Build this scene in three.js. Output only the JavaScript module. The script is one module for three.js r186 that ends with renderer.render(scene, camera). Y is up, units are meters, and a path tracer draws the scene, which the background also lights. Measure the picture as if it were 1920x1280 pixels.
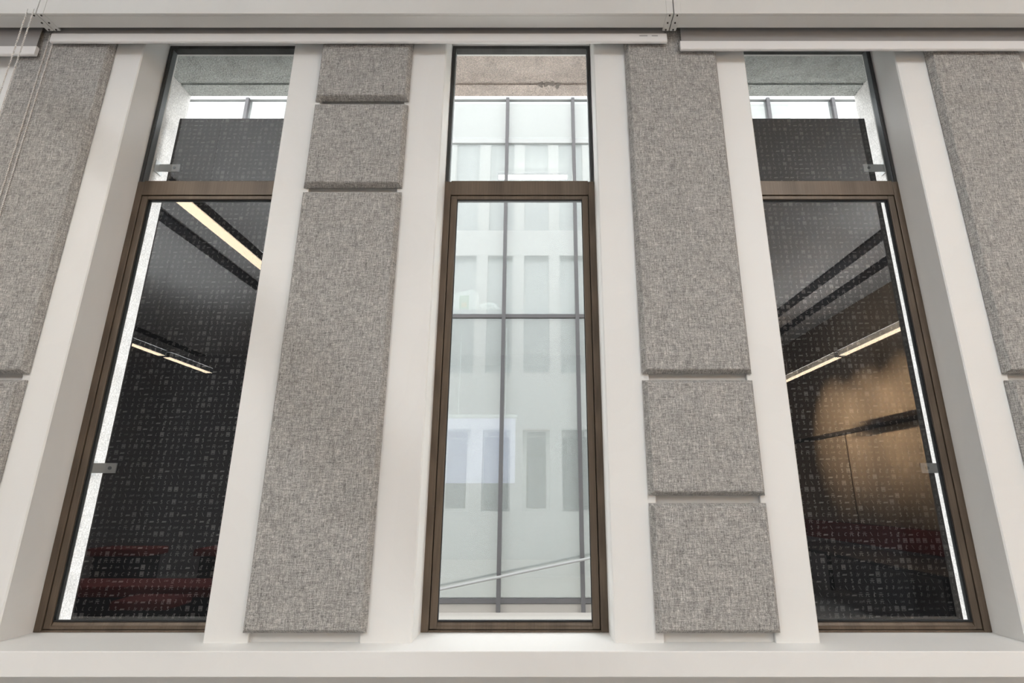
import * as THREE from 'three';
import { RoundedBoxGeometry } from 'three/addons/geometries/RoundedBoxGeometry.js';
import { mergeGeometries } from 'three/addons/utils/BufferGeometryUtils.js';
import { RectAreaLightUniformsLib } from 'three/addons/lights/RectAreaLightUniformsLib.js';

// ---------------------------------------------------------------- camera, sky, exposure
const EYE = 1.5;                                   // eye height; heights below are given relative to it
const scene = new THREE.Scene();
const camera = new THREE.PerspectiveCamera(2 * Math.atan(640 / 1000) * 180 / Math.PI, 1.5, 0.05, 200);
camera.position.set(0, EYE, 0);
camera.rotation.set(Math.atan(1000 / 3500), 0, 0);
camera.setViewOffset(1920, 1280, -50, 0, 1920, 1280);   // lens shift
scene.background = new THREE.Color().setRGB(0.985, 1.0, 1.005);
scene.backgroundIntensity = 5.6;                   // overcast daylight over the courtyard
const DOWN = 6, UP = 56, FILL = 80;                 // radiance of the slim lamps, their added uplight, and the added fill lamps
const LAMP_COLOR = new THREE.Color().setRGB(1.0, 0.82, 0.58), WHITE_LAMP = new THREE.Color().setRGB(0.955, 0.985, 1.0);
const renderer = new THREE.WebGLRenderer({ antialias: true });
renderer.toneMapping = THREE.LinearToneMapping;
renderer.toneMappingExposure = 1.0;
renderer.shadowMap.enabled = true;
RectAreaLightUniformsLib.init();

// ---------------------------------------------------------------- helpers
let seed = 7;
const rnd = () => { seed = (seed * 1664525 + 1013904223) >>> 0; return seed / 4294967296; };
const V = (x, y, d) => new THREE.Vector3(x, y + EYE, -d);          // x right, y above the eye, d ahead of the camera
const names = new Map();
function numbered(n) { const k = names.get(n) ?? 0; names.set(n, k + 1); return k ? `${n}_${String(k).padStart(3, '0')}` : n; }
function metricUV(g) {                                              // box-mapped uv in metres
  const p = g.attributes.position, n = g.attributes.normal, uv = new Float32Array(p.count * 2);
  for (let i = 0; i < p.count; i++) {
    const ax = Math.abs(n.getX(i)), ay = Math.abs(n.getY(i)), az = Math.abs(n.getZ(i));
    let u, v;
    if (az >= ax && az >= ay) { u = p.getX(i); v = p.getY(i); } else if (ax >= ay) { u = p.getZ(i); v = p.getY(i); } else { u = p.getX(i); v = p.getZ(i); }
    uv[2 * i] = u; uv[2 * i + 1] = v;
  }
  g.setAttribute('uv', new THREE.BufferAttribute(uv, 2));
  return g;
}
// box from x0..x1, y0..y1 (above eye), d0..d1 (ahead of the camera), edges rounded by r
function bx(x0, x1, y0, y1, d0, d1, r = 0) {
  const w = x1 - x0, h = y1 - y0, d = d1 - d0;
  let g = r > 0 ? new RoundedBoxGeometry(w, h, d, 1, Math.min(r, w / 2.2, h / 2.2, d / 2.2)) : new THREE.BoxGeometry(w, h, d);
  if (g.index) g = g.toNonIndexed();
  g.translate((x0 + x1) / 2, (y0 + y1) / 2 + EYE, -(d0 + d1) / 2);
  return metricUV(g);
}
function prism(points, y0, y1) {                                    // outline in (x, d) raised from y0 to y1
  const s = new THREE.Shape(points.map(([x, d]) => new THREE.Vector2(x, d)));
  const g = new THREE.ExtrudeGeometry(s, { depth: y1 - y0, bevelEnabled: false });
  g.rotateX(-Math.PI / 2);                                          // (x, d, h) -> (x, h, -d)
  g.translate(0, y0 + EYE, 0);
  return metricUV(g);
}
function tube(a, b, r, seg = 8) {
  const dir = b.clone().sub(a), g = new THREE.CylinderGeometry(r, r, dir.length(), seg).toNonIndexed();
  g.applyQuaternion(new THREE.Quaternion().setFromUnitVectors(new THREE.Vector3(0, 1, 0), dir.normalize()));
  const m = a.clone().add(b).multiplyScalar(0.5); g.translate(m.x, m.y, m.z);
  return g;
}
function mesh(name, geos, mat, parent) {
  const list = Array.isArray(geos) ? geos : [geos];
  const m = new THREE.Mesh(list.length > 1 ? mergeGeometries(list) : list[0], mat);
  m.name = parent ? name : numbered(name); m.castShadow = m.receiveShadow = true;
  (parent ?? scene).add(m);
  return m;
}
function group(name, label, category, extra = {}) {
  const g = new THREE.Group(); g.name = numbered(name); Object.assign(g.userData, { label, category }, extra); scene.add(g); return g;
}
function tag(o, label, category, extra = {}) { Object.assign(o.userData, { label, category }, extra); return o; }
const S = { kind: 'structure' };

// ---------------------------------------------------------------- textures
function dataTex(n, fn, srgb, size) {
  const a = new Uint8Array(n * n * 4);
  for (let y = 0; y < n; y++) for (let x = 0; x < n; x++) {
    const c = fn(x, y), i = (y * n + x) * 4;
    a[i] = c[0]; a[i + 1] = c[1] ?? c[0]; a[i + 2] = c[2] ?? c[0]; a[i + 3] = 255;
  }
  const t = new THREE.DataTexture(a, n, n); t.wrapS = t.wrapT = THREE.RepeatWrapping; t.magFilter = THREE.LinearFilter; t.minFilter = THREE.LinearMipmapLinearFilter; t.generateMipmaps = true;
  if (srgb) t.colorSpace = THREE.SRGBColorSpace;
  t.repeat.set(1 / size, 1 / size); t.needsUpdate = true;
  return t;
}
function noiseGrid(n, cx, cy) {                                     // tiling value noise, cells of cx by cy pixels
  const w = Math.round(n / cx), h = Math.round(n / cy), v = new Float32Array(w * h).map(() => rnd());
  const sm = (t) => t * t * (3 - 2 * t);
  return (x, y) => {
    const fx = x / n * w, fy = y / n * h, x0 = Math.floor(fx), y0 = Math.floor(fy), tx = sm(fx - x0), ty = sm(fy - y0);
    const q = (i, j) => v[((j % h) + h) % h * w + ((i % w) + w) % w];
    return (q(x0, y0) * (1 - tx) + q(x0 + 1, y0) * tx) * (1 - ty) + (q(x0, y0 + 1) * (1 - tx) + q(x0 + 1, y0 + 1) * tx) * ty;
  };
}
const clamp = (v, a = 0, b = 255) => Math.max(a, Math.min(b, v));
// heathered woven fabric: threads of uneven tone running both ways
const FN = 2048, fabH = noiseGrid(FN, 40, 3), fabH2 = noiseGrid(FN, 14, 2.4), fabV = noiseGrid(FN, 3, 40), fabV2 = noiseGrid(FN, 2.4, 14), fabS = noiseGrid(FN, 4, 4), fabL = noiseGrid(FN, 64, 64);
const fabricValue = (x, y) => (fabH(x, y) - 0.5) * 62 + (fabH2(x, y) - 0.5) * 46 + (fabV(x, y) - 0.5) * 74 + (fabV2(x, y) - 0.5) * 50 + (fabS(x, y) - 0.5) * 66 + (fabL(x, y) - 0.5) * 8;
const fabricTex = dataTex(FN, (x, y) => { const v = clamp(160 + fabricValue(x, y) * 0.7); return [v, v * 0.985, v * 0.965]; }, true, 0.8);
const fabricBump = dataTex(FN, (x, y) => [clamp(128 + fabricValue(x, y) * 1.3)], false, 0.8);
const cN = 512, cA = noiseGrid(cN, 4, 4), cB = noiseGrid(cN, 11, 11), cC = noiseGrid(cN, 60, 60), cD = noiseGrid(cN, 2, 2);
const concreteBump = dataTex(cN, (x, y) => [clamp(128 + (cA(x, y) - 0.5) * 120 + (cB(x, y) - 0.5) * 110 + (cD(x, y) - 0.5) * 40 - (cB(x + 50, y) > 0.8 ? 60 : 0))], false, 0.42);
const concreteTone = dataTex(cN, (x, y) => [clamp(222 + (cA(x, y) - 0.5) * 50 + (cC(x, y) - 0.5) * 22 + (cD(x, y) - 0.5) * 20)], true, 0.42);
const pN = 512, pA = noiseGrid(pN, 3, 3), pB = noiseGrid(pN, 90, 90);
const paintBump = dataTex(pN, (x, y) => [clamp(128 + (pA(x, y) - 0.5) * 70)], false, 0.35);
const paintTone = dataTex(pN, (x, y) => { const v = 250 + (pB(x, y) - 0.5) * 6; return [clamp(v), clamp(v), clamp(v - 1)]; }, true, 1.6);
const metalTone = dataTex(256, (() => { const a = noiseGrid(256, 3, 60), b = noiseGrid(256, 30, 90); return (x, y) => [clamp(228 + (a(x, y) - 0.5) * 26 + (b(x, y) - 0.5) * 40)]; })(), true, 0.25);

// ---------------------------------------------------------------- materials
const std = (o) => new THREE.MeshStandardMaterial(o), phys = (o) => new THREE.MeshPhysicalMaterial(o);
const rgb = (r, g, b) => new THREE.Color().setRGB(r, g, b);
const M = {
  paint: std({ color: rgb(0.855, 0.85, 0.84), map: paintTone, bumpMap: paintBump, bumpScale: 0.0002, roughness: 0.55 }),
  wallPaint: std({ color: rgb(0.80, 0.795, 0.79), map: paintTone, roughness: 0.8 }),
  boxPaint: std({ color: rgb(0.70, 0.695, 0.68), map: paintTone, roughness: 0.45 }),
  fabric: std({ map: fabricTex, bumpMap: fabricBump, bumpScale: 0.0004, roughness: 1 }),
  bronze: std({ color: rgb(0.155, 0.115, 0.082), map: metalTone, roughness: 0.42, metalness: 0.25 }),
  bronzeGap: std({ color: rgb(0.03, 0.022, 0.016), roughness: 0.9 }),
  gasket: std({ color: rgb(0.012, 0.012, 0.013), roughness: 0.7 }),
  greyMetal: std({ color: rgb(0.16, 0.17, 0.18), roughness: 0.45, metalness: 0.3 }),
  darkMetal: std({ color: rgb(0.06, 0.06, 0.06), map: metalTone, roughness: 0.5, metalness: 0.2 }),
  glass: phys({ color: rgb(0.985, 0.99, 0.988), roughness: 0, transmission: 1, thickness: 0, ior: 1.52 }),
  barWhite: std({ color: rgb(0.80, 0.79, 0.785), roughness: 0.35 }),
  blindCloth: std({ color: rgb(0.34, 0.33, 0.325), roughness: 0.95 }),
  bead: std({ color: rgb(0.80, 0.77, 0.74), roughness: 0.35 }),
  cord: std({ color: rgb(0.35, 0.32, 0.3), roughness: 0.7 }),
  screw: std({ color: rgb(0.05, 0.045, 0.04), roughness: 0.5, metalness: 0.4 }),
  ink: std({ color: rgb(0.42, 0.41, 0.41), roughness: 0.7 }),
  clip: std({ color: rgb(0.55, 0.56, 0.56), roughness: 0.35, metalness: 0.6 }),
  concreteLitBay: std({ color: rgb(0.93, 0.815, 0.75), map: concreteTone, bumpMap: concreteBump, bumpScale: 0.012, roughness: 0.95 }),  // middle bay: its brighter, pinker light is put into the concrete colour
  concreteDimBay: std({ color: rgb(0.72, 0.76, 0.745), map: concreteTone, bumpMap: concreteBump, bumpScale: 0.012, roughness: 0.95 }),  // side bays: same concrete, their dimmer, greener light put into the colour
  finWhite: std({ color: rgb(0.90, 0.885, 0.87), map: concreteTone, bumpMap: concreteBump, bumpScale: 0.001, roughness: 0.9 }),
  railPaint: std({ color: rgb(0.27, 0.275, 0.275), roughness: 0.5 }),
  farGrey: std({ color: rgb(0.50, 0.50, 0.50), roughness: 0.9 }),
  plinth: std({ color: rgb(0.33, 0.31, 0.285), roughness: 0.9 }),
  paving: std({ color: rgb(0.76, 0.72, 0.67), map: concreteTone, roughness: 0.95 }),
  farGlassDark: phys({ color: rgb(0.48, 0.50, 0.51), roughness: 0.05, clearcoat: 1 }),
  farPane: phys({ color: rgb(0.77, 0.805, 0.80), roughness: 0, transmission: 0.8, thickness: 0, ior: 2.05 }),
  mullionPale: std({ color: rgb(0.34, 0.35, 0.35), roughness: 0.5 }),
  mullion: std({ color: rgb(0.075, 0.073, 0.078), roughness: 0.5, metalness: 0.2 }),
  farWhite: std({ color: rgb(0.86, 0.87, 0.87), roughness: 0.9 }),
  lamp: std({ color: rgb(0.9, 0.9, 0.88), emissive: LAMP_COLOR, emissiveIntensity: 6 }),
  fillGlow: std({ color: rgb(0.9, 0.9, 0.88), emissive: WHITE_LAMP, emissiveIntensity: 6 }),  // glow of the added fill lamps and the added upward light
  lampBody: std({ color: rgb(0.10, 0.10, 0.105), roughness: 0.6 }),
  ceiling: std({ color: rgb(0.74, 0.735, 0.73), roughness: 0.95 }),
  grille: std({ color: rgb(0.05, 0.05, 0.055), roughness: 0.8 }),
  carpet: std({ color: rgb(0.5, 0.495, 0.49), roughness: 1 }),
  veneer: std({ color: rgb(0.42, 0.315, 0.225), map: metalTone, roughness: 0.55 }),
  veneerGap: std({ color: rgb(0.05, 0.04, 0.035), roughness: 0.8 }),
  slate: std({ color: rgb(0.36, 0.355, 0.365), roughness: 0.9 }),
  red: std({ color: rgb(0.24, 0.05, 0.045), roughness: 0.85 }),
  darkTop: std({ color: rgb(0.05, 0.05, 0.055), roughness: 0.5 }),
};

// ---------------------------------------------------------------- the room shell (thick walls; the camera looks at wall_front)
const FRONT = 1.87, FRAME = 2.0, BACK = 2.06, SILL = -0.45, HEAD = 1.995, CEIL = 2.9, FLOOR = -1.5;
const XL = -8, XR = 5.0, DB = -7.2;
const W = [[-3.02, -2.37], [-1.708, -1.057], [-0.399, 0.237], [0.886, 1.532], [2.19, 2.83]];   // the five window openings
const wall = group('wall_front', 'white painted window wall of piers with deep reveals', 'wall', S);
const c = 0.004;
const recess = [[-2.232, -1.848], [-0.913, -0.563], [0.395, 0.745], [1.680, 2.04]];
recess.forEach(([r0, r1], i) => {                                   // piers with a shallow channel behind the fabric panels
  const a = W[i][1], b = W[i + 1][0], q = 0.014;
  mesh('pier', prism([[a + c, FRONT], [r0 - 0.002, FRONT], [r0, FRONT + 0.002], [r0, FRONT + q], [r1, FRONT + q], [r1, FRONT + 0.002], [r1 + 0.002, FRONT], [b - c, FRONT], [b, FRONT + c], [b, BACK], [a, BACK], [a, FRONT + c]], SILL, HEAD), M.paint, wall);
});
mesh('plain_wall', bx(XL, W[0][0], SILL, HEAD, FRONT, BACK), M.paint, wall);
mesh('plain_wall', bx(W[4][1], XR, SILL, HEAD, FRONT, BACK), M.paint, wall);
mesh('lintel', bx(XL, XR, HEAD, CEIL + 0.2, FRONT, BACK), M.paint, wall);
mesh('apron', bx(XL, XR, FLOOR - 0.2, SILL - 0.069, FRONT, BACK), M.wallPaint, wall);
const sill = mesh('trim_1', bx(XL, XR, SILL - 0.069, SILL, 1.78, BACK, 0.003), M.paint);
tag(sill, 'long white window sill running under all windows', 'window sill', S);
tag(mesh('floor', bx(XL - 0.2, XR + 0.2, FLOOR - 0.2, FLOOR, DB - 0.2, BACK), M.carpet), 'grey office carpet', 'floor', S);
const ceiling = group('ceiling', 'pale office ceiling with dark air slots', 'ceiling', S);
mesh('ceiling_slab', bx(XL - 0.2, XR + 0.2, CEIL, CEIL + 0.2, DB - 0.2, BACK), M.ceiling, ceiling);
for (const x of [-7.4, -4.15, -3.65, 3.9, 4.4]) mesh('air_slot', bx(x, x + 0.16, CEIL - 0.03, CEIL, DB, 1.4), M.grille, ceiling);
tag(mesh('wall_back', bx(XL, XR, FLOOR, CEIL, DB - 0.2, DB), M.slate), 'grey wall behind the viewer', 'wall', S);
tag(mesh('wall_left', bx(XL - 0.2, XL, FLOOR, CEIL, DB, BACK), M.slate), 'grey side wall beyond the red benches', 'wall', S);
const wr = group('wall_right', 'tan veneer panelled side wall with red band', 'wall', S);
mesh('wall_core', bx(XR + 0.03, XR + 0.2, FLOOR, CEIL, DB, BACK), M.veneerGap, wr);
mesh('upper_panel', bx(XR, XR + 0.03, 1.0, CEIL, DB, FRONT), M.veneer, wr);
for (const [d0, d1] of [[DB, -4.77], [-4.74, -2.31], [-2.28, 0.15], [0.18, FRONT]]) mesh('veneer_panel', bx(XR, XR + 0.03, -0.44, 0.94, d0, d1), M.veneer, wr);
mesh('dark_rail', bx(XR - 0.02, XR + 0.03, 0.94, 1.0, DB, FRONT), M.veneerGap, wr);
mesh('red_band', bx(XR - 0.06, XR + 0.03, -0.74, -0.45, DB, FRONT - 0.2, 0.01), M.red, wr);
mesh('lower_panel', bx(XR, XR + 0.03, FLOOR, -0.75, DB, FRONT), M.slate, wr);

// ---------------------------------------------------------------- windows
const IN = 0.053;                                                    // outer frame and sash together, seen from the front
function ring(x0, x1, y0, y1, d0, d1, w) {
  return [bx(x0, x0 + w, y0, y1, d0, d1), bx(x1 - w, x1, y0, y1, d0, d1), bx(x0 + w, x1 - w, y1 - w, y1, d0, d1), bx(x0 + w, x1 - w, y0, y0 + w, d0, d1)];
}
function slopedRail(x0, x1, y0, y1) {                                 // bottom rail with a sloping upper face
  const sh = new THREE.Shape([[FRAME + 0.003, y0], [2.016, y0], [2.016, y1], [2.0135, y1], [FRAME + 0.006, y1 - 0.013], [FRAME + 0.003, y1 - 0.015]].map(([d, y]) => new THREE.Vector2(-d, y)).reverse());
  const g = new THREE.ExtrudeGeometry(sh, { depth: x1 - x0, bevelEnabled: false });
  const m = new THREE.Matrix4().set(0, 0, 1, x0, 0, 1, 0, EYE, 1, 0, 0, 0, 0, 0, 0, 1);   // (-d, y, x) -> (x, y, z)
  g.applyMatrix4(m); g.computeVertexNormals();
  return metricUV(g);
}
const TT = 1.281, TB = 1.217;                                         // transom top and bottom
function makeWindow(n, [x0, x1], label) {
  const w = group(`window_${n}`, label, 'window', S), r = 0.002;
  for (const [a, b] of [[x0, x0 + 0.026], [x1 - 0.026, x1]]) mesh('frame_jamb', bx(a, b, SILL, TT, FRAME, 2.05, r), M.bronze, w);
  mesh('transom', bx(x0 + 0.026, x1 - 0.026, TB, TT + 0.004, FRAME + 0.0005, 2.05, r), M.bronze, w);
  mesh('frame_lip', bx(x0 + 0.026, x1 - 0.026, SILL, SILL + 0.007, FRAME + 0.0005, 2.05, r), M.bronze, w);
  const s0 = x0 + 0.0285, s1 = x1 - 0.0285, b0 = SILL + 0.0095, b1 = TB - 0.003, sw = 0.025;
  mesh('frame_groove', ring(x0 + 0.026, x1 - 0.026, SILL + 0.007, TB, FRAME + 0.012, 2.049, 0.004), M.bronzeGap, w);
  const sash = mesh('sash_stile', bx(s0, s0 + sw, b0, b1, FRAME + 0.003, 2.016, r), M.bronze, w);
  mesh('sash_stile', bx(s1 - sw, s1, b0, b1, FRAME + 0.003, 2.016, r), M.bronze, w);
  mesh('sash_rail', bx(s0 + sw, s1 - sw, b1 - 0.016, b1, FRAME + 0.0032, 2.016, r), M.bronze, w);
  mesh('sash_rail', slopedRail(s0 + sw, s1 - sw, b0, b0 + 0.024), M.bronze, w);
  const g0 = s0 + sw, g1 = s1 - sw, gy0 = b0 + 0.024, gy1 = b1 - 0.016;
  mesh('gasket', ring(g0 - 0.002, g1 + 0.002, gy0 - 0.002, gy1 + 0.002, FRAME + 0.008, 2.0145, 0.0045), M.gasket, w);
  mesh('outer_frame', ring(g0 - 0.004, g1 + 0.004, gy0 - 0.004, gy1 + 0.004, 2.0185, 2.030, 0.0048), M.greyMetal, w);
  mesh('pane', bx(g0, g1, gy0, gy1, 2.0155, 2.0156), M.glass, w);
  mesh('upper_frame', [bx(x0 + 0.003, x0 + 0.014, TT, HEAD, FRAME, 2.034), bx(x1 - 0.014, x1 - 0.003, TT, HEAD, FRAME, 2.034), bx(x0 + 0.014, x1 - 0.014, HEAD - 0.016, HEAD, FRAME, 2.034)], M.darkMetal, w);
  mesh('upper_bead', [bx(x0 + 0.014, x0 + 0.0165, TT, HEAD - 0.016, 2.006, 2.032), bx(x1 - 0.0165, x1 - 0.014, TT, HEAD - 0.016, 2.006, 2.032)], M.greyMetal, w);
  mesh('upper_pane', bx(x0 + 0.014, x1 - 0.014, TT + 0.004, HEAD - 0.016, 2.0195, 2.0196), M.glass, w);
  return w;
}
makeWindow(1, W[1], 'tall bronze framed window with printed glass outside, wider white pier on its far side');
makeWindow(2, W[2], 'tall bronze framed window in the middle looking out on the glazed facade');
makeWindow(3, W[3], 'tall bronze framed window mirroring a tan wall and a lamp line');
makeWindow(4, W[0], 'tall bronze framed window beyond the chain operated blind');
makeWindow(5, W[4], 'tall bronze framed window beside the plain wall end');

// ---------------------------------------------------------------- printed glass panels outside two windows
function printTexture(k) {
  const cv = document.createElement('canvas'); cv.width = 704; cv.height = 2048;
  const g = cv.getContext('2d'); g.fillStyle = '#232325'; g.fillRect(0, 0, 704, 2048);
  const p = 22; g.strokeStyle = g.fillStyle = '#8f8d8b'; g.lineCap = 'round'; g.textAlign = 'center'; g.textBaseline = 'middle';
  const L = (...a) => { g.beginPath(); for (let i = 0; i < a.length; i += 2) (i % 2 === 0 && i === 0) ? g.moveTo(a[0], a[1]) : g.lineTo(a[i], a[i + 1]); g.stroke(); };
  const T = (t, s, x = 0) => { g.font = `italic ${s}px sans-serif`; g.fillText(t, x, 0); };
  const signs = [
    () => T('L', 15), () => T('C', 15), () => { T('d', 16); L(-4, 8, 5, 8); L(1, -5, 7, -5); }, () => T('Jy', 13), () => T('Lek', 9), () => T('CHF', 8),
    () => { L(-4, -6, 4, -6); L(-7, -1, 7, -1); L(-2, -1, -6, 7); L(2, -1, 2, 6, 6, 6); },                       // yuan
    () => { g.strokeRect(-6, -7, 12, 14); L(-3, -4, 3, -4); L(-3, -1, 3, -1); L(-3, 2, 3, 2); L(-3, -4, -3, 4); L(3, -4, 3, 4); },   // boxed yuan
    () => L(-3, -6, 3, 6), () => { L(1, -6, -1, 6); L(-4, 1, 4, 1); L(-1, -6, 4, -4); }, () => { T('S', 13); }, () => { L(0, -7, -1, 0, 3, 2, 2, 6, -3, 6); L(-3, -4, 3, -4); },
    () => { g.font = 'italic bold 8px sans-serif'; g.fillText('дин', 0, 1); L(-7, 4, 7, 4); }, () => { T('C', 15); L(1, -8, -1, 8); }, () => T('руб', 10), () => { L(-5, -6, 5, -6); L(-5, -3, 5, -3); L(0, -3, 0, 7); },
  ];
  const weights = [3, 2.2, 2.4, 2.4, 1.6, 1.5, 2.4, 2.4, 2.2, 2.2, 2.0, 2.2, 2.6, 1, 0.5, 0.4], total = weights.reduce((a, b) => a + b);
  seed = 100 + k;
  for (let r = 0; r < 93; r++) for (let q = 0; q < 32; q++) {
    let t = rnd() * total, i = 0; while ((t -= weights[i]) > 0) i++;
    g.save(); g.translate(q * p + 11, r * p + 12); g.lineWidth = 1.5; g.globalAlpha = 0.8 + 0.2 * rnd(); signs[Math.min(i, 15)](); g.restore();
  }
  const tx = new THREE.CanvasTexture(cv); tx.colorSpace = THREE.SRGBColorSpace; return tx;
}
function printedPanel(k, x0, x1, clipX, side, label) {
  const y0 = -0.485, y1 = 1.797, d = 2.25;
  const o = group('printed_glass_panel', label, 'glass panel');
  mesh('glass_sheet', bx(x0, x1, y0, y1, d, d + 0.008), std({ color: rgb(0.035, 0.035, 0.037), roughness: 0.5 }), o);
  const face = new THREE.PlaneGeometry(x1 - x0, y1 - y0); face.translate((x0 + x1) / 2, (y0 + y1) / 2 + EYE, -d + 0.0006);
  const m = mesh('printed_film', face, phys({ map: printTexture(k), roughness: 0.95, specularIntensity: 0.2 }), o);
  m.userData.label = 'dark film printed with rows of small currency signs';
  for (const y of [1.512, 0.102]) {
    const e = side > 0 ? x0 : x1, at = (u) => e + side * u;
    const [pa, pb] = [at(-0.004), at(0.054)].sort((a, b) => a - b), [aa, ab] = [at(side > 0 ? -0.049 : -0.044), at(0.0)].sort((a, b) => a - b);
    const clip = mesh('clip', [bx(pa, pb, y - 0.02, y + 0.02, d - 0.006, d - 0.001), bx(aa, ab, y - 0.02, y + 0.02, d - 0.0055, d - 0.0015), bx(side > 0 ? aa : ab - 0.004, side > 0 ? aa + 0.004 : ab, y - 0.03, y + 0.03, d - 0.03, d + 0.02)], M.clip, o);
    const sc = new THREE.CylinderGeometry(0.007, 0.007, 0.004, 12); sc.rotateX(Math.PI / 2); sc.translate(at(0.03), y + EYE, -d + 0.007);
    mesh('screw', sc.toNonIndexed(), M.greyMetal, clip);
  }
  return o;
}
printedPanel(1, -1.787, -0.985, 0, 1, 'dark glass panel printed with currency signs, mirroring a thick lamp strip');
printedPanel(2, 0.790, 1.622, 0, -1, 'dark glass panel printed with currency signs, mirroring the tan wall');

// ---------------------------------------------------------------- fabric wrapped acoustic panels
function acousticPanel(x0, x1, y0, y1, label, grp) {
  // rings from the wall outwards: [inset, projection]
  const rings = [[0.0015, 0], [0, 0.003], [0.0005, 0.007], [0.0105, 0.0262], [0.0125, 0.0286], [0.0155, 0.0300]];
  const pos = [], uv = [], w = x1 - x0, h = y1 - y0, base = FRONT - 0.001;
  const corner = ([i, p], k) => [[x0 + i, y0 + i], [x1 - i, y0 + i], [x1 - i, y1 - i], [x0 + i, y1 - i]][k].concat(p);
  const put = ([x, y, p], k) => { pos.push(x, y + EYE, -(base - p)); uv.push(x + [0, -0.7, 0, 0.7][k] * p, y + [0.7, 0, -0.7, 0][k] * p); };
  for (let r = 0; r + 1 < rings.length; r++) for (let k = 0; k < 4; k++) {
    const a = corner(rings[r], k), b = corner(rings[r], (k + 1) % 4), cc = corner(rings[r + 1], (k + 1) % 4), dd = corner(rings[r + 1], k);
    for (const q of [a, b, cc, a, cc, dd]) put(q, k);
  }
  const l = rings[rings.length - 1], f = [0, 1, 2, 3].map((k) => corner(l, k));
  for (const q of [f[0], f[1], f[2], f[0], f[2], f[3]]) put(q, 0);
  const bk = [0, 1, 2, 3].map((k) => corner(rings[0], k));
  for (const q of [bk[0], bk[2], bk[1], bk[0], bk[3], bk[2]]) put(q, 0);
  const g = new THREE.BufferGeometry();
  g.setAttribute('position', new THREE.Float32BufferAttribute(pos, 3)); g.setAttribute('uv', new THREE.Float32BufferAttribute(uv, 2)); g.computeVertexNormals();
  const o = mesh('acoustic_panel', g, M.fabric);
  return tag(o, label, 'acoustic panel', { group: grp });
}
const GA = 'grey fabric acoustic panels on the piers';
const PT = 1.965;
acousticPanel(-2.21, -1.822, 0.412, PT, 'tall grey fabric panel behind the two bead chains', GA);
acousticPanel(-2.21, -1.822, -0.42, 0.390, 'grey fabric panel under the one behind the bead chains', GA);
acousticPanel(-0.930, -0.541, 1.573, PT, 'short grey fabric panel cut off by the blind bar, topmost of its pier', GA);
acousticPanel(-0.930, -0.541, 1.164, 1.552, 'square grey fabric panel between a short top panel and a long one', GA);
acousticPanel(-0.930, -0.541, -0.42, 1.144, 'longest grey fabric panel reaching down to the sill', GA);
acousticPanel(0.369, 0.760, 0.412, PT, 'tall grey fabric panel below the gap between two blinds', GA);
acousticPanel(0.369, 0.760, -0.005, 0.389, 'square grey fabric panel, middle one of three on its pier', GA);
acousticPanel(0.369, 0.760, -0.42, -0.029, 'square grey fabric panel just above the sill', GA);
acousticPanel(1.658, 2.05, 0.412, PT, 'tall grey fabric panel under the lowered blind, farthest from the chains', GA);
acousticPanel(1.658, 2.05, -0.42, 0.389, 'grey fabric panel at the edge of view under the farthest tall panel', GA);

// ---------------------------------------------------------------- blind cassettes, blinds and bead chains
const TOP = 2.22, UND = 1.89, F0 = 1.73, F1 = 1.80;
function cassette(x0, x1, capL, capR, label) {
  const o = group('blind_cassette', label, 'blind cassette', { group: 'blind cassettes along the window head' });
  const a = x0 + (capL ? 0.027 : 0), b = x1 - (capR ? 0.027 : 0);
  mesh('fascia', bx(a, b, UND, TOP, F0, F0 + 0.012, 0.002), M.boxPaint, o);
  mesh('bottom_plate', bx(a, b, UND, UND + 0.008, F0 + 0.012, F1, 0.001), M.boxPaint, o);
  mesh('top_plate', bx(a, b, TOP - 0.008, TOP, F0 + 0.012, FRONT - 0.001), M.boxPaint, o);
  for (const [on, e0, e1] of [[capL, x0, x0 + 0.027], [capR, x1 - 0.027, x1]]) if (on) {
    const cap = mesh('end_cap', [bx(e0, e1, UND - 0.001, TOP, F0 - 0.001, F0 + 0.012, 0.001), bx(e0, e1, UND - 0.001, UND + 0.008, F0 + 0.012, 1.8155, 0.001)], M.boxPaint, o);
    for (const d of [1.738, 1.774, 1.808]) {
      const s = new THREE.CylinderGeometry(0.0035, 0.0035, 0.003, 10); s.translate((e0 + e1) / 2, UND - 0.002 + EYE, -d);
      mesh('screw', s.toNonIndexed(), M.screw, cap);
    }
  }
  return o;
}
cassette(-5.2, -2.0585, false, true, 'white blind cassette ending at the joint above the bead chains');
cassette(-2.0555, 0.5515, true, true, 'long white blind cassette between the chain joint and the screwed joint');
cassette(0.5555, 4.2, true, false, 'white blind cassette starting at the screwed joint, above the lowered blind');
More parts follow.
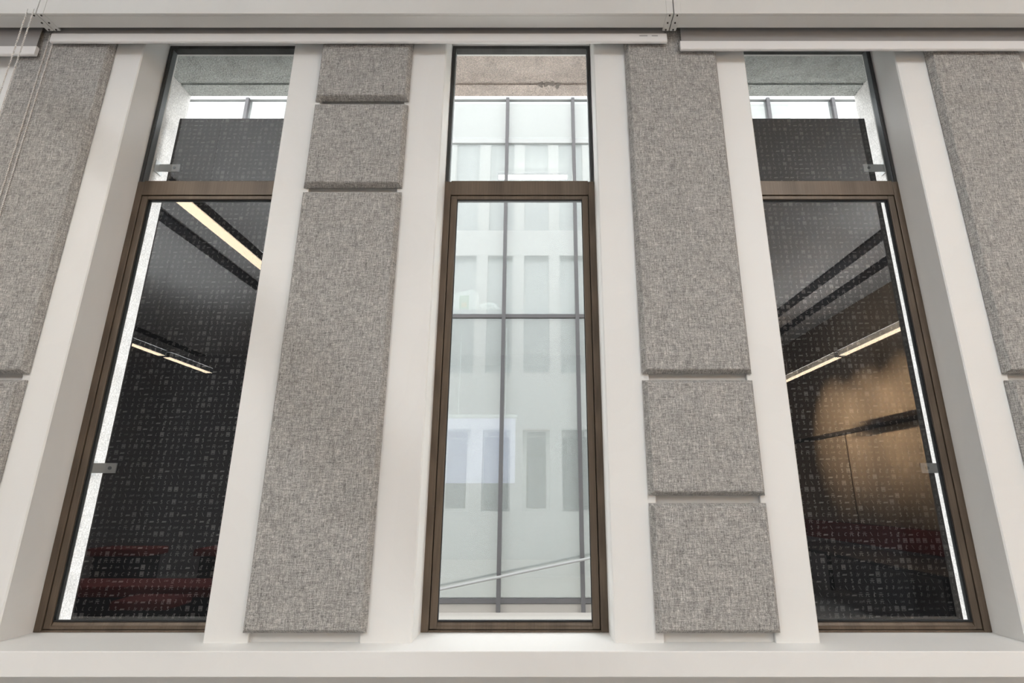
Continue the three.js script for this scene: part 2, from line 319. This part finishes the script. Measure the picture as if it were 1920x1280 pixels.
function blind(x0, x1, yb, label) {
  const o = group('roller_blind', label, 'roller blind', { group: 'rolled up white edged blinds' }), d = 1.822;
  mesh('cloth', bx(x0 + 0.006, x1 - 0.006, yb + 0.04, TOP - 0.10, d, d + 0.0012), M.blindCloth, o);
  const roll = new THREE.CylinderGeometry(0.028, 0.028, x1 - x0, 20); roll.rotateZ(Math.PI / 2); roll.translate((x0 + x1) / 2, TOP - 0.09 + EYE, -(d + 0.0 - 0.028));
  mesh('roller', roll.toNonIndexed(), M.blindCloth, o);
  const s = new THREE.Shape(); const hw = 0.007, h = 0.043;            // rounded aluminium bottom bar
  s.moveTo(-hw, 0.005); s.quadraticCurveTo(-hw, 0, 0, -0.001); s.quadraticCurveTo(hw, 0, hw, 0.005); s.lineTo(hw, h - 0.003); s.lineTo(hw - 0.003, h); s.lineTo(-hw + 0.003, h); s.lineTo(-hw, h - 0.003);
  const g = new THREE.ExtrudeGeometry(s, { depth: x1 - x0, bevelEnabled: true, bevelSize: 0.001, bevelThickness: 0.002, bevelSegments: 1, curveSegments: 6 });
  g.rotateY(Math.PI / 2); g.translate(x0, yb + EYE, -d);
  mesh('bottom_bar', g, M.barWhite, o);
  return o;
}
const blindL = blind(-4.9, -2.113, 1.768, 'white edged roller blind ending beside the bead chains, hanging lowest');
const blindM = blind(-2.062, 0.541, 1.834, 'longest roller blind with only its white bar showing, small print at one end');
const blindR = blind(0.598, 4.0, 1.795, 'roller blind showing a grey cloth strip above its white bar');
for (const [x, w] of [[0.426, 0.034], [0.478, 0.026]]) mesh('print_mark', bx(x, x + w, 1.834 + 0.026, 1.834 + 0.031, 1.8135, 1.8145), M.ink, blindM);
mesh('print_mark', bx(-2.30, -2.27, 1.768 + 0.03, 1.768 + 0.0325, 1.8135, 1.8145), M.ink, blindL);
function chain(xa, xb, d, top, low, label) {
  const o = group('bead_chain', label, 'bead chain', { group: 'bead chains of the blinds' });
  const beadGeo = new THREE.IcosahedronGeometry(0.003, 1);
  const loop = [];
  const n = Math.floor((top - low) / 0.0075);
  for (const x of [xa, xb]) for (let i = 0; i < n; i++) loop.push([x, top - 0.0075 * i]);
  const cx = (xa + xb) / 2, r = Math.abs(xb - xa) / 2, yl = top - 0.0075 * n;
  for (let i = 1; i < 5; i++) { const t = Math.PI * i / 5; loop.push([cx - r * Math.cos(t), yl - r * Math.sin(t)]); }
  const im = new THREE.InstancedMesh(beadGeo, M.bead, loop.length), m4 = new THREE.Matrix4();
  loop.forEach(([x, y], i) => im.setMatrixAt(i, m4.makeTranslation(x, y + EYE, -d)));
  im.name = 'beads'; im.userData.kind = 'stuff'; im.castShadow = im.receiveShadow = true; o.add(im);
  mesh('cord', [tube(V(xa, top + 0.02, d), V(xa, yl, d), 0.0008, 6), tube(V(xb, top + 0.02, d), V(xb, yl, d), 0.0008, 6)], M.cord, o);
  return o;
}
chain(-2.087, -2.061, 1.722, 1.885, 0.2, 'pale bead chain loop hanging from the cassette front edge');
chain(-2.091, -2.070, 1.836, 1.885, 0.1, 'pale bead chain loop hanging close to the fabric panel');

// ---------------------------------------------------------------- linear office lamps, with an upward light added
function areaLight(parent, color, radiance, w, l, x, y, d, up) {
  const q = new THREE.RectAreaLight(color, radiance, w, l);
  q.position.copy(V(x, y, d)); q.rotation.x = up ? Math.PI / 2 : -Math.PI / 2; q.name = 'light'; parent.add(q);
}
function lampLine(x, d0, d1, label) {
  const H = 1.70, m = (d0 + d1) / 2, o = group('linear_lamp', label, 'ceiling lamp', { group: 'linear office lamps' });
  mesh('housing', bx(x - 0.049, x + 0.049, H + 0.004, H + 0.066, d0, d1, 0.004), M.lampBody, o);
  mesh('diffuser', bx(x - 0.046, x + 0.046, H, H + 0.004, d0 + 0.01, d1 - 0.01), M.lamp, o);
  const u1 = Math.min(d1 - 0.01, 0.35), u0 = d0 + 0.01;               // the added upward light stops short of the window wall
  mesh('added_uplight', bx(x - 0.046, x + 0.046, H + 0.066, H + 0.07, u0, u1), M.fillGlow, o);  // upward glow added to brighten the ceiling and, by bounce, the walls
  for (const d of [d0 + 0.2, d1 - 0.2]) mesh('hanger', tube(V(x, H + 0.07, d), V(x, CEIL, d), 0.0012, 6), M.lampBody, o);
  areaLight(o, LAMP_COLOR, DOWN, 0.092, d1 - d0 - 0.02, x, H - 0.003, m, false);
  areaLight(o, WHITE_LAMP, UP, 0.092, u1 - u0, x, H + 0.073, (u0 + u1) / 2, true);
}
for (const [x, e, f, where] of [[-4.82, -3.6, 0.4, 'over the red benches'], [-2.15, -3.6, 1.17, 'mirrored as the thick strip'], [3.88, -4.3, 0.4, 'beside the tan wall']]) {
  lampLine(x, -2.58, f, `long linear lamp ${where}, window end`);
  lampLine(x, e, -2.66, `short linear lamp ${where}, far end`);
}
function fillLamp(x, d0, d1, label, level = 1) {                                 // unseen lamps added as fill to brighten the window wall
  const H = CEIL - 0.09, o = group('fill_lamp', label, 'ceiling lamp', { group: 'added fill lamps' }), m = (d0 + d1) / 2;
  mesh('housing', bx(x - 0.1, x + 0.1, H + 0.005, H + 0.06, d0, d1, 0.006), M.lampBody, o);
  mesh('diffuser', bx(x - 0.085, x + 0.085, H, H + 0.005, d0 + 0.015, d1 - 0.015), M.fillGlow, o);
  for (const d of [d0 + 0.2, d1 - 0.2]) mesh('bracket', bx(x - 0.03, x + 0.03, H + 0.06, CEIL, d - 0.02, d + 0.02), M.lampBody, o);
  areaLight(o, WHITE_LAMP, FILL * level, 0.17, d1 - d0 - 0.03, x, H - 0.003, m, false);
}
fillLamp(-3.2, -3.1, -1.9, 'wide added fill lamp over the bench side of the room, window end');
fillLamp(-3.2, -4.5, -3.25, 'wide added fill lamp over the bench side of the room, far end');
fillLamp(1.9, -1.95, -0.6, 'wide added fill lamp over the middle of the room, window end');
fillLamp(1.9, -3.5, -2.05, 'wide added fill lamp over the middle of the room, far end');
for (const [d, which] of [[-4.9, 'fifth from the windows'], [-4.0, 'fourth from the windows'], [-3.1, 'third from the windows'], [-2.2, 'second from the windows'], [-1.4, 'nearest the windows']]) {   // wall washers aimed at the veneer
  const o = group('wall_washer', 'round ceiling spotlight washing the tan wall, ' + which, 'spotlight', { group: 'wall washers' });
  const can = new THREE.CylinderGeometry(0.05, 0.05, 0.12, 16).toNonIndexed(); can.translate(2.4, CEIL - 0.06 + EYE, -d); mesh('can', can, M.lampBody, o);
  const eye = new THREE.CylinderGeometry(0.04, 0.04, 0.006, 16).toNonIndexed(); eye.translate(2.4, CEIL - 0.124 + EYE, -d); mesh('lens', eye, M.lamp, o);
  const l = new THREE.SpotLight(LAMP_COLOR, 240, 0, 0.31, 0.9, 2); l.position.copy(V(2.4, CEIL - 0.15, d)); l.target.position.copy(V(XR, 0.98, d)); l.castShadow = true; l.name = 'light'; o.add(l); scene.add(l.target); l.target.name = 'spot_target';
}

// ---------------------------------------------------------------- furniture mirrored in the glass
function bench(x0, x1, y0, y1, d0, d1, name, label, cat) {
  const o = group(name, label, cat);
  mesh('cushion', bx(x0, x1, y0, y1, d0, d1, 0.02), M.red, o);
  mesh('plinth', bx(x0 + 0.06, x1 - 0.06, FLOOR, y0, d0 + 0.06, d1 - 0.06), M.darkTop, o);
}
bench(-4.6, -2.7, -0.87, -0.78, -1.55, -1.05, 'red_bench', 'long red cushioned bench mirrored low in the printed glass', 'bench');
bench(-3.42, -2.95, -0.89, -0.82, -0.95, -0.62, 'red_stool', 'red cushioned stool in front of the long bench', 'stool');
bench(-5.5, -4.75, -0.73, -0.64, -3.3, -2.9, 'red_stool', 'red stool farther off behind the long bench', 'stool');
bench(-4.2, -3.4, -0.73, -0.64, -3.3, -2.9, 'red_bench', 'short red bench farther off behind the long bench', 'bench');
const tb = group('work_table', 'dark work table along the tan wall', 'table');
mesh('table_top', bx(3.9, 4.85, -0.80, -0.76, -5.5, -1.5, 0.005), M.darkTop, tb);
for (const [x, d] of [[3.97, -5.4], [3.97, -1.6], [4.78, -5.4], [4.78, -1.6]]) mesh('leg', bx(x - 0.025, x + 0.025, FLOOR, -0.80, d - 0.025, d + 0.025), M.darkTop, tb);

// ---------------------------------------------------------------- outside: this building's facade (seen from inside and mirrored across the court)
const fac = group('wall_exterior', 'precast concrete facade of fins and lintels outside the windows', 'facade', S);
const ROOF = 14.9, GROUND = -1.95;
const finX = [[-2.235, -1.838], [-0.927, -0.529], [0.367, 0.756], [1.668, 2.055]];
for (let k = 1; k <= 6; k++) { finX.unshift([-2.235 - 1.305 * k, -1.838 - 1.305 * k]); finX.push([1.668 + 1.3 * k, 2.055 + 1.3 * k]); }
const fd = 2.36, outX0 = finX[0][0], outX1 = finX[finX.length - 1][1];
for (const [a, b] of finX) mesh('fin', bx(a, b, GROUND, ROOF, BACK, fd, 0.006), M.finWhite, fac);
for (let i = 0; i + 1 < finX.length; i++) {
  const a = finX[i][1], b = finX[i + 1][0], mid = (a + b) / 2, m = Math.abs(mid) < 0.5 ? M.concreteLitBay : M.concreteDimBay, e = 2.353;  // brighter and dimmer look of the bays is carried by colour
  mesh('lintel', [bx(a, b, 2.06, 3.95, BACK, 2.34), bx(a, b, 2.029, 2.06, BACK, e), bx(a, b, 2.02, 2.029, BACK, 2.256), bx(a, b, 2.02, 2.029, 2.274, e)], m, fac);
  mesh('apron', bx(a, b, GROUND, -0.535, BACK, e - 0.02), M.finWhite, fac);
  mesh('upper_window', bx(a, b, 3.95, 8.25, BACK, BACK + 0.03), M.farGlassDark, fac);
  mesh('upper_window', bx(a, b, 9.3, 13.1, BACK, BACK + 0.03), M.farGlassDark, fac);
  if (mid < W[0][0] || mid > W[4][1]) mesh('lower_window', bx(a, b, -0.535, 2.02, BACK, BACK + 0.03), M.farGlassDark, fac);
}
{
  const lumps = [];                                                   // broken concrete edge along the drip groove over the middle window
  seed = 55;
  for (let i = 0; i < 7; i++) {
    const q = new THREE.IcosahedronGeometry(0.009 + 0.009 * rnd(), 1); q.scale(1.7, 0.25, 0.8); q.rotateY(rnd() * 3); q.translate(0.0 + 0.013 * i + 0.02 * rnd(), 2.021 + EYE, -(2.258 + 0.03 * rnd())); lumps.push(q);
  }
  mesh('chipped_edge', lumps, M.concreteLitBay, fac);
}
for (const [y0, y1] of [[2.061, 3.93], [8.28, 9.28], [13.2, ROOF]]) mesh('band', bx(outX0, outX1, y0, y1, 2.341, 2.37), M.finWhite, fac);
mesh('facade_core', bx(outX0, outX1, CEIL + 0.2, ROOF, 1.2, BACK), M.slate, fac);
mesh('facade_core', bx(outX0, XL, GROUND, CEIL + 0.2, 1.2, BACK), M.slate, fac);
mesh('facade_core', bx(XR + 0.2, outX1, GROUND, CEIL + 0.2, 1.2, BACK), M.slate, fac);
tag(mesh('ground', bx(-22, 22, GROUND - 0.3, GROUND, BACK, 24), M.paving), 'pale paved courtyard floor', 'ground', S);
tag(mesh('path', bx(-12, 12, GROUND, GROUND + 0.02, 8.7, 9.94), M.plinth), 'brownish paving strip along the foot of the glazed building', 'path', S);

// ---------------------------------------------------------------- the glazed building across the court
const cw = group('wall_far', 'glazed curtain wall building across the courtyard', 'building', S), CD = 10;
const MX = (k) => -0.69 + 1.4505 * k, K0 = -7, K1 = 8, RY = [-1.76, 3.38, 7.40, 8.5];
for (let k = K0; k <= K1; k++) mesh('mullion', bx(MX(k) - 0.035, MX(k) + 0.035, GROUND, RY[3], CD - 0.06, CD + 0.08), M.mullion, cw);
for (const [y, t] of [[RY[0], 0.04], [RY[1], 0.035], [RY[2], 0.05], [RY[3], 0.02]]) mesh('transom', bx(MX(K0), MX(K1), y - t, y + t, CD - 0.02, CD + 0.06), y > 5 ? M.mullionPale : M.mullion, cw);
for (let k = K0; k < K1; k++) for (let r = 0; r < 3; r++) mesh('pane', bx(MX(k) + 0.035, MX(k + 1) - 0.035, RY[r] + 0.05, RY[r + 1] - 0.05, CD + 0.02, CD + 0.0202), M.farPane, cw);
for (const y of [RY[1], RY[2] , RY[3]]) mesh('floor_slab', bx(MX(K0), MX(K1), y - 0.05, y + 0.18, CD + 0.1, 14), M.farGrey, cw);
mesh('far_back_wall', bx(MX(K0), MX(K1), GROUND, RY[3] + 0.18, 14, 14.2), M.farGrey, cw);
for (const k of [K0, K1]) mesh('far_side_wall', bx(MX(k) - 0.1, MX(k) + 0.1, GROUND, RY[3] + 0.18, CD + 0.09, 14), M.farWhite, cw);
mesh('lower_plinth', bx(MX(K0), MX(K1), GROUND, RY[0] - 0.05, CD, CD + 0.1), M.plinth, cw);

const fl = group('linear_lamp', 'bright lamp line behind the upper glass across the court', 'ceiling lamp');
mesh('housing', bx(-0.95, 0.68, 7.19, 7.25, 10.96, 11.04), M.lampBody, fl);
mesh('diffuser', bx(-0.94, 0.67, 7.13, 7.19, 10.95, 11.05), std({ color: rgb(0.9, 0.9, 0.88), emissive: rgb(1, 0.96, 0.88), emissiveIntensity: 9 }), fl);
const fll = new THREE.RectAreaLight(rgb(1, 0.96, 0.88), 70, 1.6, 0.1); fll.position.copy(V(-0.135, 7.12, 11)); fll.rotation.x = -Math.PI / 2; fll.name = 'light'; fl.add(fll);
const ps = group('projection_screen', 'pale lavender screen behind the lower glass across the court', 'screen');
mesh('screen_sheet', bx(-1.80, -0.46, 0.20, 1.45, 10.6, 10.61), std({ color: rgb(0.72, 0.70, 0.86), emissive: rgb(0.62, 0.6, 0.9), emissiveIntensity: 0.4, roughness: 0.8 }), ps);
mesh('screen_tube', tube(V(-1.84, 1.48, 10.6), V(-0.42, 1.48, 10.6), 0.04, 12), M.farWhite, ps);
for (const x of [-1.6, -0.66]) mesh('hanger', tube(V(x, 1.5, 10.6), V(x, RY[1], 10.6), 0.01, 6), M.farWhite, ps);
const pb = group('picture_box', 'white peaked box with green picture on the far ledge', 'box');
const bs = new THREE.Shape([[-1.84, 3.56], [-1.30, 3.56], [-1.28, 4.06], [-1.42, 4.15], [-1.84, 4.02]].map(([x, y]) => new THREE.Vector2(x, y)));
const bg = new THREE.ExtrudeGeometry(bs, { depth: 0.25, bevelEnabled: false }); bg.translate(0, EYE, -10.75); mesh('box_body', bg, std({ color: rgb(0.9, 0.9, 0.9), roughness: 0.8 }), pb);
mesh('green_picture', bx(-1.66, -1.46, 3.64, 4.0, 10.49, 10.499), std({ color: rgb(0.33, 0.52, 0.24), roughness: 0.7 }), pb);
mesh('yellow_patch', bx(-1.61, -1.50, 3.74, 3.84, 10.485, 10.49), std({ color: rgb(0.75, 0.58, 0.18), roughness: 0.7 }), pb);
const wg = new THREE.IcosahedronGeometry(0.16, 3), wpos = wg.attributes.position;
for (let i = 0; i < wpos.count; i++) { const x = wpos.getX(i), y = wpos.getY(i), z = wpos.getZ(i), s = 1 + 0.18 * Math.sin(31 * x + 3) * Math.cos(27 * y + 19 * z); wpos.setXYZ(i, x * s * 1.3, Math.max(y * s * 0.9, -0.13), z * s); }
wg.computeVertexNormals(); wg.translate(-1.03, 3.695 + EYE, -10.5);
tag(mesh('crumpled_paper', wg, std({ color: rgb(0.88, 0.88, 0.88), roughness: 0.9 })), 'white crumpled paper lying on the far ledge', 'paper');
const hr = group('handrail', 'thin pale sloping handrail in front of the lower glass', 'handrail');
const ra = V(-2.3, -1.665, 9.75), rb = V(1.9, -0.853, 9.75);
mesh('rail', tube(ra, rb, 0.022, 10), M.railPaint, hr);
for (const t of [0.02, 0.98]) { const p = ra.clone().lerp(rb, t); mesh('baluster', tube(new THREE.Vector3(p.x, GROUND + EYE, p.z), p, 0.010, 6), M.railPaint, hr); }

renderer.render(scene, camera);
